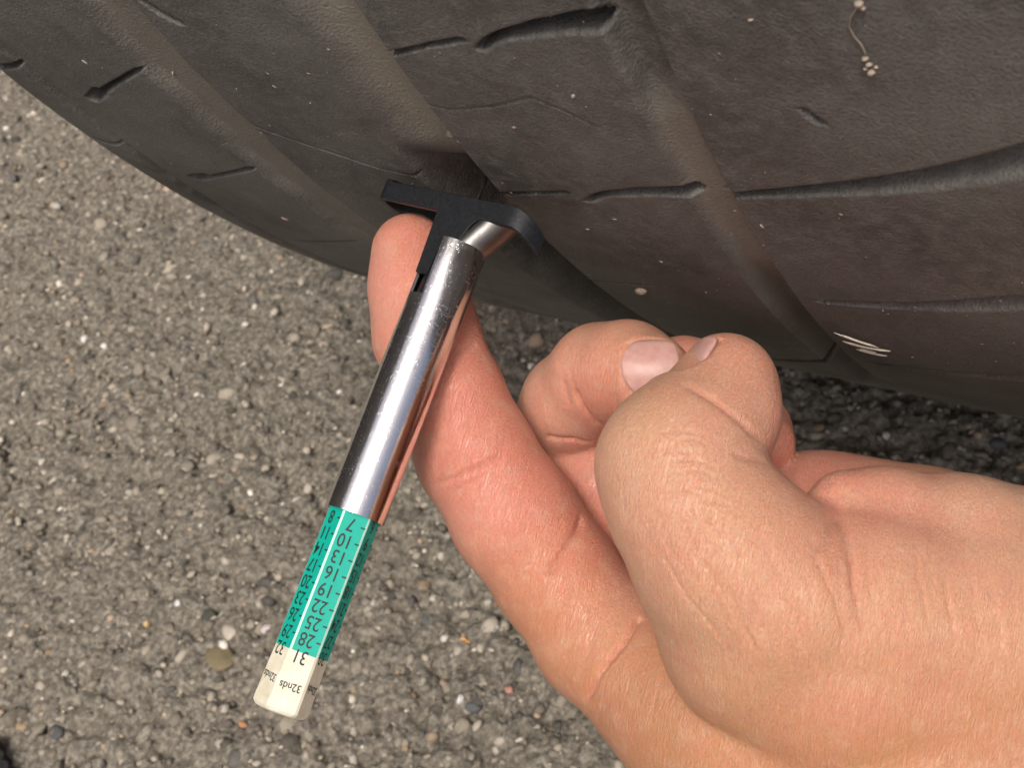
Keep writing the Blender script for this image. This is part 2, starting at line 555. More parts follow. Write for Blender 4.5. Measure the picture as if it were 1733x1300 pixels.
MAT_EDGE = flat_mat('worn_pale_edge', (0.50, 0.78, 0.66), 0.4, var=0.2, scale=900)
def cream_material():
    M = Mat('cream_plastic')
    v = M.coord()
    n1 = M.noise(v, 300, 5, 0.65)
    n2 = M.noise(v, 1300, 4, 0.6)
    c = M.ramp(n1, [(0.35, (0.66, 0.61, 0.45)), (0.6, (0.80, 0.77, 0.64)), (0.8, (0.84, 0.82, 0.72))])
    c = M.mix(M.ramp(n2, [(0.66, (0, 0, 0)), (0.74, (0.7, 0.7, 0.7))]), c, (0.30, 0.25, 0.15))
    return M.set(Base_Color=c, Roughness=0.38, Subsurface_Weight=0.15, Subsurface_Radius=(0.001, 0.001, 0.0006), Normal=M.bump(n2, 0.00002))
MAT_CREAM = cream_material()
MAT_INK = flat_mat('black_print', (0.02, 0.025, 0.024), 0.5, var=0.2, scale=2000, bump=0.000005)

def deg(a):
    return math.radians(a)

def tube_shell(name, ro, ri, z0, z1, nphi=96, notches=(), nz=40, mat=None, parent=None, flare=None):
    """a tube with wall thickness; notches = (phi0, phi1, z_lo, z_hi) in degrees / mm are cut out"""
    bm = bmesh.new()
    phis = [360.0 * i / nphi for i in range(nphi)]
    zs = list(np.linspace(z0, z1, nz + 1))
    for n_ in notches:
        for zz in n_[2:4]:
            k = int(np.argmin([abs(q - zz) for q in zs])); zs[k] = min(max(zz, z0), z1)
    vo, vi = {}, {}
    for i, p in enumerate(phis):
        for j, zz in enumerate(zs):
            k = flare(zz) if flare else 1.0
            c_, s_ = math.cos(deg(p)), math.sin(deg(p))
            vo[i, j] = bm.verts.new((ro * k * c_ * MM, ro * k * s_ * MM, zz * MM))
            vi[i, j] = bm.verts.new((ri * k * c_ * MM, ri * k * s_ * MM, zz * MM))
    def solid(i, j):
        pm = (360.0 * (i + 0.5) / nphi) % 360
        zm = (zs[j] + zs[j + 1]) / 2
        for p0, p1, zl, zh in notches:
            q = (pm - p0) % 360
            if q < (p1 - p0) and zl <= zm <= zh:
                return False
        return True
    nzc = len(zs) - 1
    for i in range(nphi):
        i2 = (i + 1) % nphi
        for j in range(nzc):
            if not solid(i, j):
                continue
            bm.faces.new((vo[i, j], vo[i2, j], vo[i2, j + 1], vo[i, j + 1])).smooth = True
            fi = bm.faces.new((vi[i, j], vi[i, j + 1], vi[i2, j + 1], vi[i2, j])); fi.smooth = True; fi.material_index = 1  # inner wall coloured dark to stand for the shade inside the tube
            if j == 0 or not solid(i, j - 1):
                bm.faces.new((vo[i, j], vi[i, j], vi[i2, j], vo[i2, j]))
            if j == nzc - 1 or not solid(i, j + 1):
                bm.faces.new((vo[i, j + 1], vo[i2, j + 1], vi[i2, j + 1], vi[i, j + 1]))
            if not solid((i - 1) % nphi, j):
                bm.faces.new((vo[i, j], vo[i, j + 1], vi[i, j + 1], vi[i, j])).material_index = 1  # this notch edge takes the same dark colour, against sun glint
            if not solid(i2, j):
                bm.faces.new((vo[i2, j], vi[i2, j], vi[i2, j + 1], vo[i2, j + 1]))
    bmesh.ops.delete(bm, geom=[v for v in bm.verts if not v.link_faces], context='VERTS')
    me = bm_mesh(name, bm)
    for e in me.edges:
        pass
    o = link(name, me, mat, parent)
    me.set_sharp_from_angle(angle=deg(40))
    return o

barrel = tube_shell('barrel', 3.95, 3.55, 9.2, 47.0, 128, [(91, 158, 9.2, 17.4), (-52, -27, 11.2, 18.8)], 78, [MAT_CHROME, MAT_FOOT], gauge)

# foot: strip bent at both ends, with a stem that runs down inside the barrel
def strip(name, path, zlo, zhi, thick, mat, parent):
    """vertical strip following a plan path [(x,y)], z between zlo(t) and zhi(t)"""
    bm = bmesh.new()
    pts = [np.array(p, float) for p in path]
    rows = []
    n = len(pts)
    for i, p in enumerate(pts):
        t = pts[min(i + 1, n - 1)] - pts[max(i - 1, 0)]
        t /= np.linalg.norm(t)
        nn = np.array([-t[1], t[0]])
        f = i / (n - 1)
        row = []
        for sgn in (1, -1):
            for zz in (zlo(p[0], f), zhi(p[0], f)):
                q = p + nn * sgn * thick / 2
                row.append(bm.verts.new((q[0] * MM, q[1] * MM, zz * MM)))
        rows.append(row)
    for a, b in zip(rows[:-1], rows[1:]):
        for i, j in ((0, 1), (1, 3), (3, 2), (2, 0)):
            bm.faces.new((a[i], a[j], b[j], b[i]))
    for rr in (rows[0], rows[-1]):
        bm.faces.new((rr[0], rr[1], rr[3], rr[2]))
    bmesh.ops.recalc_face_normals(bm, faces=bm.faces)
    bmesh.ops.bevel(bm, geom=[e for e in bm.edges if e.calc_face_angle(0) > deg(50)], offset=0.00008, segments=1, affect='EDGES')
    me = bm_mesh(name, bm, True)
    me.set_sharp_from_angle(angle=deg(28))
    o = link(name, me, mat, parent)
    return o
YB = 2.0
def arc_pts(p0, p1, p2, n):
    p0, p1, p2 = map(np.array, (p0, p1, p2))
    return [tuple((1 - t) ** 2 * p0 + 2 * t * (1 - t) * p1 + t * t * p2) for t in np.linspace(0, 1, n)]
path = [(-8.0, YB - 6.0), (-10.5, YB - 5.6)] + arc_pts((-11.6, YB - 5.2), (-13.9, YB - 4.0), (-13.75, YB - 1.2), 8) + arc_pts((-13.7, YB - 0.9), (-13.6, YB), (-12.8, YB), 5) + \
       [(x, YB) for x in np.linspace(-12.6, 6.9, 60)] + arc_pts((7.2, YB), (9.9, YB - 0.1), (11.2, YB - 3.2), 14)
def foot_hi(x, f):
    base = 4.75 + 0.05 * (x + 13) + 2.0 * max(0.0, (f - 0.86) / 0.14) ** 1.6
    if -3.6 < x < 3.4:                       # the stem runs down into the barrel
        r_ = 1 - sstep(-1.6, 3.3, np.array(x))
        return float(base + 9.0 * r_)
    return base
def foot_lo(x, f):
    k = float(1 - sstep(0.0, 0.2, np.array(f)))
    return (2.0 + 0.042 * (x + 13)) * (1 - 0.95 * k) + 0.1 + 2.2 * max(0.0, (f - 0.86) / 0.14) ** 1.6
foot = strip('foot', path, foot_lo, foot_hi, 0.85, MAT_FOOT, gauge)
# rolled tongue beside the stem
def tongue():
    bm = bmesh.new()
    rows = []
    for j in range(9):
        t = j / 8
        zz = 4.9 + 7 * t
        cx = 1.0 + max(0.0, 9.6 - zz) * 0.72
        row_o, row_i = [], []
        for i in range(17):
            a = deg(-75 + 180 * i / 16)
            rad = 2.7 + 0.1 * (1 - t)
            zo = zz + (0.9 * (i / 16 - 0.5) if j == 0 else 0)
            row_o.append(bm.verts.new(((cx + rad * math.cos(a)) * MM, (-0.5 + rad * math.sin(a)) * MM, zo * MM)))
            row_i.append(bm.verts.new(((cx + (rad - 0.4) * math.cos(a)) * MM, (-0.5 + (rad - 0.4) * math.sin(a)) * MM, zo * MM)))
        rows.append((row_o, row_i))
    for (ao, ai), (bo, bi) in zip(rows[:-1], rows[1:]):
        for i in range(16):
            bm.faces.new((ao[i], ao[i + 1], bo[i + 1], bo[i])).smooth = True
            bm.faces.new((ai[i], bi[i], bi[i + 1], ai[i + 1])).smooth = True
        bm.faces.new((ao[0], bo[0], bi[0], ai[0])); bm.faces.new((ao[16], ai[16], bi[16], bo[16]))
    for ro_, ri_ in (rows[0], rows[-1]):
        for i in range(16):
            bm.faces.new((ro_[i], ri_[i], ri_[i + 1], ro_[i + 1]))
    bmesh.ops.recalc_face_normals(bm, faces=bm.faces)
    me = bm_mesh('tongue', bm)
    o = link('tongue', me, MAT_STEEL, gauge)
    me.set_sharp_from_angle(angle=deg(40))
tongue()
# probe pin
bm = bmesh.new()
bmesh.ops.create_cone(bm, cap_ends=True, segments=20, radius1=0.32 * MM, radius2=0.4 * MM, depth=16 * MM, matrix=Matrix.Translation((-0.3 * MM, -0.6 * MM, 4.0 * MM)))
link('probe_pin', bm_mesh('probe_pin', bm, True), MAT_STEEL, gauge)

bm = bmesh.new()
bmesh.ops.create_cone(bm, cap_ends=True, segments=40, radius1=2.7 * MM, radius2=3.3 * MM, depth=13 * MM, matrix=Matrix.Translation((0, 0, 17 * MM)))
link('added_core', bm_mesh('added_core', bm, True), MAT_FOOT, gauge)  # dark core added to keep the barrel interior in shade behind the notch
# six-sided scale bar, teal with pale worn edges, cream end
HEXA = 50.0
RC = 3.5
def hex_ring(rad, bev, z):
    """twelve points: two per corner, so each corner carries a narrow edge face"""
    out = []
    for k in range(6):
        c0 = np.array([math.cos(deg(HEXA + 30 + 60 * k)), math.sin(deg(HEXA + 30 + 60 * k))]) * rad
        for e in (-1, 1):
            t = np.array([math.cos(deg(HEXA + 30 + 60 * (k + e))), math.sin(deg(HEXA + 30 + 60 * (k + e)))]) * rad
            p = c0 + (t - c0) * bev
            out.append((p[0] * MM, p[1] * MM, z * MM))
    return out
def hex_bar(name, sections, mats, edge_slot):
    bm = bmesh.new()
    rings = [[bm.verts.new(p) for p in hex_ring(*s_)] for s_ in sections]
    for a, b in zip(rings[:-1], rings[1:]):
        for i in range(12):
            f = bm.faces.new((a[i], a[(i + 1) % 12], b[(i + 1) % 12], b[i]))
            f.material_index = edge_slot if i % 2 == 0 else 0
    bm.faces.new(rings[0][::-1]); bm.faces.new(rings[-1])
    bmesh.ops.recalc_face_normals(bm, faces=bm.faces)
    return link(name, bm_mesh(name, bm), mats, gauge)
ZT, ZE = 65.0, 72.6
scale_bar = hex_bar('scale_bar', [(RC * 0.97, 0.055, 24), (RC * 0.97, 0.055, 40), (RC, 0.055, ZT)], [MAT_TEAL, MAT_EDGE], 1)
end_cap = hex_bar('end_cap', [(RC * 1.0, 0.06, ZT + 0.004), (RC * 1.05, 0.06, ZE - 0.9), (RC * 1.045, 0.075, ZE - 0.45), (RC * 0.94, 0.12, ZE - 0.05), (RC * 0.8, 0.15, ZE + 0.12)], [MAT_CREAM], 0)

def print_text(body, face, zc, xoff, h, parent, squeeze=0.78, lift=0.02, rot=0.0):
    cu = bpy.data.curves.new('print', 'FONT')
    cu.body = body
    cu.size = h * MM / 0.70
    cu.offset = 0.012 * MM
    cu.align_x = 'CENTER'
    cu.align_y = 'CENTER'
    tmp = bpy.data.objects.new('print', cu)
    C.objects.link(tmp)
    dg = bpy.context.evaluated_depsgraph_get()
    me = bpy.data.meshes.new_from_object(tmp.evaluated_get(dg))
    bpy.data.objects.remove(tmp)
    az = deg(HEXA + 60 * face)
    nrm = Vector((math.cos(az), math.sin(az), 0))
    t = Vector((-math.sin(az), math.cos(az), 0))
    up = Vector((0, 0, 1))
    ap = RC * (1 + 0.0 if zc < ZT else 1 + 0.05 * min(1, (zc - ZT) / 6)) * math.cos(deg(30))
    mt = Matrix.Identity(4)
    for i in range(3):
        mt[i][0], mt[i][1], mt[i][2], mt[i][3] = t[i], up[i], nrm[i], (nrm[i] * (ap + lift) + t[i] * xoff + up[i] * zc) * MM
    me.transform(mt @ Matrix.Rotation(rot, 4, 'Z') @ Matrix.Diagonal((squeeze, 1, 1, 1)))
    me.materials.clear()
    o = link('number' if body.isdigit() else 'lettering', me, MAT_INK, parent)
    return o
def print_tick(face, zc, x0, x1, parent):
    az = deg(HEXA + 60 * face)
    nrm = np.array((math.cos(az), math.sin(az), 0)); t = np.array((-math.sin(az), math.cos(az), 0)); up = np.array((0, 0, 1))
    ap = RC * math.cos(deg(30)) + 0.02
    v = [(nrm * ap + t * a + up * b) * MM for a, b in ((x0, zc - 0.09), (x1, zc - 0.09), (x1, zc + 0.09), (x0, zc + 0.09))]
    link('tick', mesh_np('tick', v, [(0, 1, 2, 3)], False), MAT_INK, parent)
PITCH = 2.14
for face, first, zfirst in ((0, 7, 48.35), (1, 8, 48.1), (-1, 6, 47.7)):
    for k in range(9):
        zc = zfirst + PITCH * k
        owner = scale_bar if zc < ZT - 0.3 else end_cap
        nmb = str(first + 3 * k)
        print_text(nmb, face, zc, 0.28, 1.68, owner, 0.80)
        if zc < ZT - 0.3:
            print_tick(face, zc, -1.55, -0.98, owner)
    print_text('32nds', face, 69.2 - (0.4 if face else 0), 0.1, 0.95, end_cap, 0.85, rot=0.06 * (1 if face == 0 else -1), lift=0.035)

# ------------------------------------------------------------------ hand
# Laid out in a frame with x right, y up, z towards the viewer's eye; landmarks are converted to millimetres there.
def lm(px, py, d):
    return np.array([(px - IW / 2) / F_PX * d, -(py - IH / 2) / F_PX * d, -d])
def to_world(p):
    p = np.asarray(p)
    return (CAM_P + p[..., 0:1] * CAM_R + p[..., 1:2] * CAM_U - p[..., 2:3] * CAM_F)

INDEX = [(696, 428, 190, 5.6), (708, 490, 189.3, 6.5), (722, 570, 188.2, 7.0), (762, 668, 187.6, 7.1), (803, 768, 188, 7.9), (872, 876, 187.5, 8.5),
         (942, 975, 187, 8.3), (1015, 1078, 185.5, 8.7), (1095, 1150, 182, 8.8)]
MIDDLE_A = [(1095, 960, 203, 8.0), (1020, 850, 203, 7.6), (950, 722, 203, 7.3)]
MIDDLE_B = [(948, 712, 201, 6.9), (965, 680, 197, 6.7), (1016, 634, 191, 6.9), (1062, 628, 186, 6.6), (1100, 636, 181.5, 5.7)]
RING = [(1130, 960, 212, 7), (1080, 760, 214, 7), (1110, 650, 206, 6.6), (1158, 640, 196, 6.2)]
LITTLE = [(1250, 900, 208, 7), (1240, 780, 207, 6.4), (1270, 730, 199, 5.6), (1284, 752, 194, 5.2)]
THUMB = [(1228, 650, 166, 6.3), (1212, 700, 164.5, 7.3), (1165, 757, 161, 8.3), (1140, 790, 159.5, 8.7), (1172, 862, 158, 9.2), (1238, 945, 157, 10.5), (1322, 1015, 157, 11.6)]
THENAR = [(1322, 1018, 158, 11.4), (1450, 1040, 161, 13.2), (1620, 1075, 165, 15.5), (1900, 1120, 172, 20), (2200, 1180, 178, 22)]
THENAR_LOBE = [(1432, 862, 161, 4.7), (1500, 890, 162.5, 6.6), (1620, 940, 165, 9.5), (1800, 1010, 169, 13)]
THENAR_LOW = [(1215, 970, 159.5, 9.3), (1285, 1075, 161, 11.2), (1420, 1130, 162, 14), (1620, 1160, 166, 16)]
PALM = [[(1080, 985, 200.5, 9.0), (1230, 1000, 194, 12), (1500, 1050, 186, 16), (1900, 1120, 182, 20)],
        [(1120, 930, 207, 8.5), (1300, 930, 203, 11), (1550, 1010, 196, 16)],
        [(1260, 905, 205, 8), (1390, 890, 195, 8.5), (1550, 970, 190, 14)]]
WEB = [(1060, 1110, 183, 8.0), (1160, 1190, 177.5, 9.5), (1290, 1255, 171, 13.0), (1480, 1270, 168, 17), (1800, 1240, 172, 21), (2200, 1250, 178, 24)]

def chain(pts):
    return [(lm(*p[:3]), p[3]) for p in pts]

def round_cone(P_, a, ra, b, rb):
    ba = b - a
    l2 = ba @ ba
    rr = ra - rb
    a2 = l2 - rr * rr
    il2 = 1.0 / l2
    pa = P_ - a.astype(np.float32)
    y = pa @ ba.astype(np.float32)
    z = y - l2
    x2 = ((pa * l2 - ba.astype(np.float32) * y[..., None]) ** 2).sum(-1)
    y2 = y * y * l2
    z2 = z * z * l2
    k = np.sign(rr) * rr * rr * x2
    return np.where(np.sign(z) * a2 * z2 > k, np.sqrt(x2 + z2) * il2 - rb,
                    np.where(np.sign(y) * a2 * y2 < k, np.sqrt(x2 + y2) * il2 - ra, (np.sqrt(x2 * a2 * il2) + y * rr) * il2 - ra))

def smin(a, b, k):
    h = np.clip(0.5 + 0.5 * (b - a) / k, 0, 1)
    return b * (1 - h) + a * h - k * h * (1 - h)

VOX = 0.6
lo = np.array([-24.0, -72.0, -226.0]); hi = np.array([112.0, 28.0, -138.0])
dims = np.ceil((hi - lo) / VOX).astype(int)
gx = [(lo[i] + VOX * np.arange(dims[i])).astype(np.float32) for i in range(3)]
def group(chains, k):
    V = np.full(dims, 50.0, dtype=np.float32)
    for ch in chains:
        ch = chain(ch)
        for (a, ra), (b, rb) in zip(ch[:-1], ch[1:]):
            mn, mx = np.minimum(a - ra, b - rb) - 7, np.maximum(a + ra, b + rb) + 7
            i0 = np.clip(((mn - lo) / VOX).astype(int), 0, dims); i1 = np.clip(((mx - lo) / VOX).astype(int) + 1, 0, dims)
            if (i1 <= i0).any():
                continue
            sl = tuple(slice(i0[q], i1[q]) for q in range(3))
            P_ = np.stack(np.meshgrid(*[gx[q][sl[q]] for q in range(3)], indexing='ij'), -1)
            V[sl] = smin(V[sl], round_cone(P_, a, ra, b, rb).astype(np.float32), k)
    return V
V = group(PALM + [WEB], 7.0)
V = smin(V, group([THENAR], 3.5), 2.6)
V = smin(V, group([INDEX], 2.5), 2.2)
V = smin(V, group([MIDDLE_A], 2.0), 1.4)
V = smin(V, group([MIDDLE_B], 2.2), 0.35)
V = smin(V, group([RING], 2.0), 0.5)
V = smin(V, group([LITTLE], 2.0), 0.5)
V = smin(V, group([THENAR_LOBE], 2.5), 1.6)
V = smin(V, group([THUMB, THENAR_LOW], 2.6), 0.9)

def surface_nets(V):
    ins = V < 0
    c = [ins[i:i + V.shape[0] - 1, j:j + V.shape[1] - 1, k:k + V.shape[2] - 1] for i in (0, 1) for j in (0, 1) for k in (0, 1)]
    cnt = np.zeros(c[0].shape, dtype=np.uint8)
    for q in c:
        cnt += q
    act = np.argwhere((cnt > 0) & (cnt < 8))
    idx = np.full(c[0].shape, -1, dtype=np.int32)
    idx[tuple(act.T)] = np.arange(len(act))
    vals = np.stack([V[act[:, 0] + i, act[:, 1] + j, act[:, 2] + k] for i in (0, 1) for j in (0, 1) for k in (0, 1)], 1)
    cor = np.array([(i, j, k) for i in (0, 1) for j in (0, 1) for k in (0, 1)], float)
    ssum = np.zeros((len(act), 3)); n = np.zeros(len(act))
    for a in range(8):
        for b in range(a + 1, 8):
            if np.abs(cor[a] - cor[b]).sum() != 1:
                continue
            va, vb = vals[:, a], vals[:, b]
            m_ = (va < 0) != (vb < 0)
            t = np.where(m_, va / np.where(m_, va - vb, 1), 0)
            ssum += np.where(m_[:, None], cor[a] + t[:, None] * (cor[b] - cor[a]), 0)
            n += m_
    verts = act + ssum / n[:, None]
    quads = []
    for ax in range(3):
        o1, o2 = [(1, 2), (2, 0), (0, 1)][ax]
        sl0 = [slice(None)] * 3; sl1 = [slice(None)] * 3
        sl0[ax] = slice(0, -1); sl1[ax] = slice(1, None)
        a, b = ins[tuple(sl0)], ins[tuple(sl1)]
        e = np.argwhere(a != b)
        ok = (e[:, o1] > 0) & (e[:, o2] > 0) & (e[:, o1] < V.shape[o1] - 1) & (e[:, o2] < V.shape[o2] - 1)
        e = e[ok]
        d1 = np.zeros(3, int); d1[o1] = 1
        d2 = np.zeros(3, int); d2[o2] = 1
        q = np.stack([idx[tuple((e - d1 - d2).T)], idx[tuple((e - d2).T)], idx[tuple(e.T)], idx[tuple((e - d1).T)]], 1)
        flip = ~a[tuple(e.T)]
        q[flip] = q[flip][:, ::-1]
        quads.append(q)
    return verts, np.concatenate(quads)
hv, hf = surface_nets(V)
hv = lo + hv * VOX
# relax the net a little
for it in range(6):
    acc = np.zeros_like(hv); cn = np.zeros(len(hv))
    for i in range(4):
        a, b = hf[:, i], hf[:, (i + 1) % 4]
        np.add.at(acc, a, hv[b]); np.add.at(cn, a, 1)
        np.add.at(acc, b, hv[a]); np.add.at(cn, b, 1)
    avg = acc / np.maximum(cn, 1)[:, None]
    hv = hv + (0.55 if it % 2 == 0 else -0.5) * (avg - hv)

def subdivide(v, f):
    e = np.sort(np.concatenate([f[:, [i, (i + 1) % 4]] for i in range(4)]), 1)
    key = e[:, 0].astype(np.int64) * len(v) + e[:, 1]
    uk, first, inv, cnt = np.unique(key, return_index=True, return_inverse=True, return_counts=True)
    fc = v[f].mean(1)
    ue = e[first]
    nf = len(f)
    fid = np.tile(np.arange(nf), 4)
    esum = np.zeros((len(uk), 3)); np.add.at(esum, inv, fc[fid])
    mid = (v[ue[:, 0]] + v[ue[:, 1]]) / 2
    ep = np.where((cnt == 2)[:, None], (mid * 2 + esum) / 4, mid)
    val = np.zeros(len(v)); fs_ = np.zeros_like(v); ms = np.zeros_like(v); nf_ = np.zeros(len(v))
    for i in range(4):
        np.add.at(fs_, f[:, i], fc); np.add.at(nf_, f[:, i], 1)
    for i in (0, 1):
        np.add.at(ms, ue[:, i], mid); np.add.at(val, ue[:, i], 1)
    n = np.maximum(val, 1)[:, None]
    vp = (fs_ / np.maximum(nf_, 1)[:, None] + 2 * ms / n + (n - 3) * v) / n
    nv = len(v)
    allv = np.concatenate([vp, ep, fc])
    eid = inv.reshape(4, nf).T + nv
    ff = np.arange(nf) + nv + len(uk)
    out = [np.stack([f[:, i], eid[:, i], ff, eid[:, (i + 3) % 4]], 1) for i in range(4)]
    return allv, np.concatenate(out)
hv, hf = subdivide(hv, hf)

def vnormals(v, f):
    n = np.cross(v[f[:, 2]] - v[f[:, 0]], v[f[:, 3]] - v[f[:, 1]])
    o = np.zeros_like(v)
    for i in range(4):
        np.add.at(o, f[:, i], n)
    return o / np.maximum(np.linalg.norm(o, axis=1), 1e-9)[:, None]
hn = vnormals(hv, hf)
hand_bvh = BVHTree.FromPolygons(hv.tolist(), hf.tolist())
def on_hand(px, py):
    hit_ = hand_bvh.ray_cast(Vector((0, 0, 0)), Vector(lm(px, py, 1.0)))
    return None if hit_[0] is None else np.array(hit_[0])

# creases: landmark polylines lying on the skin, width and depth in mm
CREASES = [
    ([(722, 822), (760, 812), (800, 797), (840, 775), (868, 755)], 0.4, 0.32),
    ([(725, 838), (775, 828), (815, 808), (850, 785)], 0.32, 0.2),
    ([(986, 868), (980, 895), (962, 925), (942, 955), (922, 980)], 0.55, 0.5),
    ([(974, 655), (980, 680), (996, 702), (1020, 722)], 0.45, 0.5),
    ([(893, 737), (930, 741), (970, 744), (1008, 748)], 0.4, 0.45),
    ([(955, 640), (958, 665), (966, 690)], 0.5, 0.2),
    ([(1150, 650), (1195, 670), (1235, 698), (1270, 730), (1303, 764)], 0.55, 0.33),
    ([(1235, 768), (1265, 775), (1300, 784)], 0.5, 0.16),
    ([(1376, 836), (1405, 842), (1418, 858), (1424, 880), (1434, 910), (1443, 945), (1446, 985), (1445, 1040)], 0.6, 0.28),
    ([(1420, 865), (1408, 890), (1398, 915), (1375, 940)], 0.5, 0.3),
    ([(1095, 1000), (1080, 1050), (1055, 1090), (1025, 1125), (1000, 1170), (990, 1190)], 0.42, 0.65),
    ([(1010, 1050), (1002, 1085), (988, 1130)], 0.45, 0.2),
    ([(975, 1030), (960, 1060), (950, 1100)], 0.45, 0.14),
    ([(808, 580), (792, 590), (770, 600)], 0.4, 0.3),
]
r2 = random.Random(5)
for k in range(44):                          # fine lines across the back of the thumb and wrist
    x0 = 1110 + 14 * k + r2.uniform(-9, 9)
    y0 = 905 + 0.18 * (x0 - 1120) + r2.uniform(-70, 60)
    ln = r2.uniform(70, 190)
    sl = 0.55 * max(0, 1 - (x0 - 1100) / 350) + r2.uniform(-0.04, 0.1)
    CREASES.append(([(x0 + sl * ln * t + r2.uniform(-3, 3) + 14 * t * t, y0 + ln * t) for t in (0, .2, .4, .6, .8, 1)], 0.2, r2.uniform(0.07, 0.15)))
for k in range(16):                          # thumb knuckle wrinkles
    y0 = 735 + 13 * k + r2.uniform(-5, 5)
    x0 = 1110 + r2.uniform(-20, 30) + 2 * k
    ln = r2.uniform(60, 130)
    CREASES.append(([(x0 + ln * t, y0 - 10 * math.sin(3 * t) + r2.uniform(-2, 2) + 12 * t) for t in (0, .25, .5, .75, 1)], 0.2, r2.uniform(0.06, 0.13)))
for k in range(14):                          # lines at the base of the index finger
    x0 = 900 + 22 * k; y0 = 985 + 15 * k + r2.uniform(-20, 20); ln = r2.uniform(40, 100)
    CREASES.append(([(x0 - 0.25 * ln * t, y0 + ln * t + r2.uniform(-2, 2)) for t in (0, .33, .66, 1)], 0.22, r2.uniform(0.03, 0.08)))
disp = np.zeros(len(hv))
for pts, w, dep in CREASES:
    P3 = [on_hand(*p) for p in pts]
    P3 = [p for p in P3 if p is not None]
    if len(P3) < 2:
        continue
    best = np.full(len(hv), 1e9)
    arr = np.array(P3)
    near = np.where((hv > arr.min(0) - 4).all(1) & (hv < arr.max(0) + 4).all(1))[0]
    q = hv[near]
    bd = np.full(len(near), 1e9); tt = np.zeros(len(near))
    nseg = len(P3) - 1
    for i in range(nseg):
        a, b = arr[i], arr[i + 1]
        if np.linalg.norm(b - a) > 9:
            continue
        ba = b - a
        t = np.clip(((q - a) @ ba) / (ba @ ba + 1e-9), 0, 1)
        dd = np.linalg.norm(q - a - t[:, None] * ba, axis=1)
        m_ = dd < bd
        bd[m_] = dd[m_]; tt[m_] = (i + t[m_]) / nseg
    fade = np.clip(np.minimum(tt, 1 - tt) * 6, 0.15, 1)
    disp[near] += fade * dep * (-np.exp(-(bd / w) ** 2) - 0.25 * np.exp(-(bd / (3 * w)) ** 2))
hv = hv + hn * disp[:, None]

# nail beds pressed into the finger ends, with a soft fold behind
_, n_mid, _, _ = hand_bvh.ray_cast(Vector((0, 0, 0)), Vector(lm(1100, 616, 1.0)))
NAILS = [(on_hand(1100, 616), on_hand(1128, 612) - on_hand(1068, 612), tuple(n_mid), 7.6, 7.8),
         (on_hand(1152, 612) + np.array([0.35, 0.15, -2.2]), lm(1180, 566, 169.5) - lm(1146, 628, 166.5), (-0.92, 0.38, 0.10), 7.6, 8.6)]
for c_, l_, n_, ln_, wd_ in NAILS:
    l_ = l_ / np.linalg.norm(l_); n_ = np.array(n_); n_ = n_ - (n_ @ l_) * l_; n_ /= np.linalg.norm(n_); s_ = np.cross(l_, n_)
    q = hv - c_
    a1, a2 = (q @ l_) / (ln_ / 2), (q @ s_) / (wd_ / 2)
    facing = (hn @ n_ > 0.1) & (np.abs(q @ n_) < 4)
    rr = np.maximum(np.abs(a1), np.abs(a2)) * 0.6 + np.hypot(a1, a2) * 0.4
    bed = (1 - sstep(0.92, 1.06, rr)) * 0.36
    fold = np.exp(-((rr - 1.16) / 0.16) ** 2) * 0.07 * (1 - sstep(0.3, 0.9, a1))
    hv = hv + hn * (np.where(facing, fold - bed, 0))[:, None]

# skin tone: flushed palm side and fingertips, tanner back of the thumb, browner outer edge of the hand
def blob(px, py, d, rad):
    return np.exp(-(np.linalg.norm(hv - lm(px, py, d), axis=1) / rad) ** 2)
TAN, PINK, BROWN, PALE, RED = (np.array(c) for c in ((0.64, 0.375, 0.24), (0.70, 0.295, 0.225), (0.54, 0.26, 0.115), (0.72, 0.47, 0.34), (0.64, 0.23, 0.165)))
col = np.tile(TAN, (len(hv), 1))
def paint(w, c):
    global col
    w = np.clip(w, 0, 1)[:, None]
    col = col * (1 - w) + c * w
for p in ((690, 420, 186, 11), (720, 520, 186, 12), (770, 650, 186, 13), (800, 740, 184, 13), (870, 850, 182, 14), (960, 900, 186, 12), (950, 800, 196, 12), (1010, 960, 186, 13), (1050, 900, 195, 16), (1300, 760, 194, 13), (1380, 800, 188, 14), (1150, 590, 192, 10)):
    paint(0.95 * blob(*p), PINK)
for p in ((690, 400, 185, 6), (790, 620, 184, 8), (760, 720, 183, 8), (900, 770, 183, 7), (1050, 640, 181, 6), (985, 880, 184, 6)):
    paint(0.45 * blob(*p), RED)
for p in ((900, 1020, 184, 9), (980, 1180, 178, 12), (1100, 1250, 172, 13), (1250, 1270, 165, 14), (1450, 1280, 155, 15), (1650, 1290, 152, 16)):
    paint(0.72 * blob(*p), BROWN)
for p in ((1080, 1040, 182, 5), (1060, 1090, 180, 5), (940, 700, 192, 7), (1240, 740, 155, 8), (1600, 850, 160, 14)):
    paint(0.55 * blob(*p), PALE)
for p in ((1230, 590, 162, 7), (1310, 690, 162, 6), (1470, 830, 160, 12), (1380, 840, 158, 8)):
    paint(0.5 * blob(*p), PINK)
crease_w = np.clip(-disp / 0.6, 0, 1)
paint(0.45 * crease_w, RED)

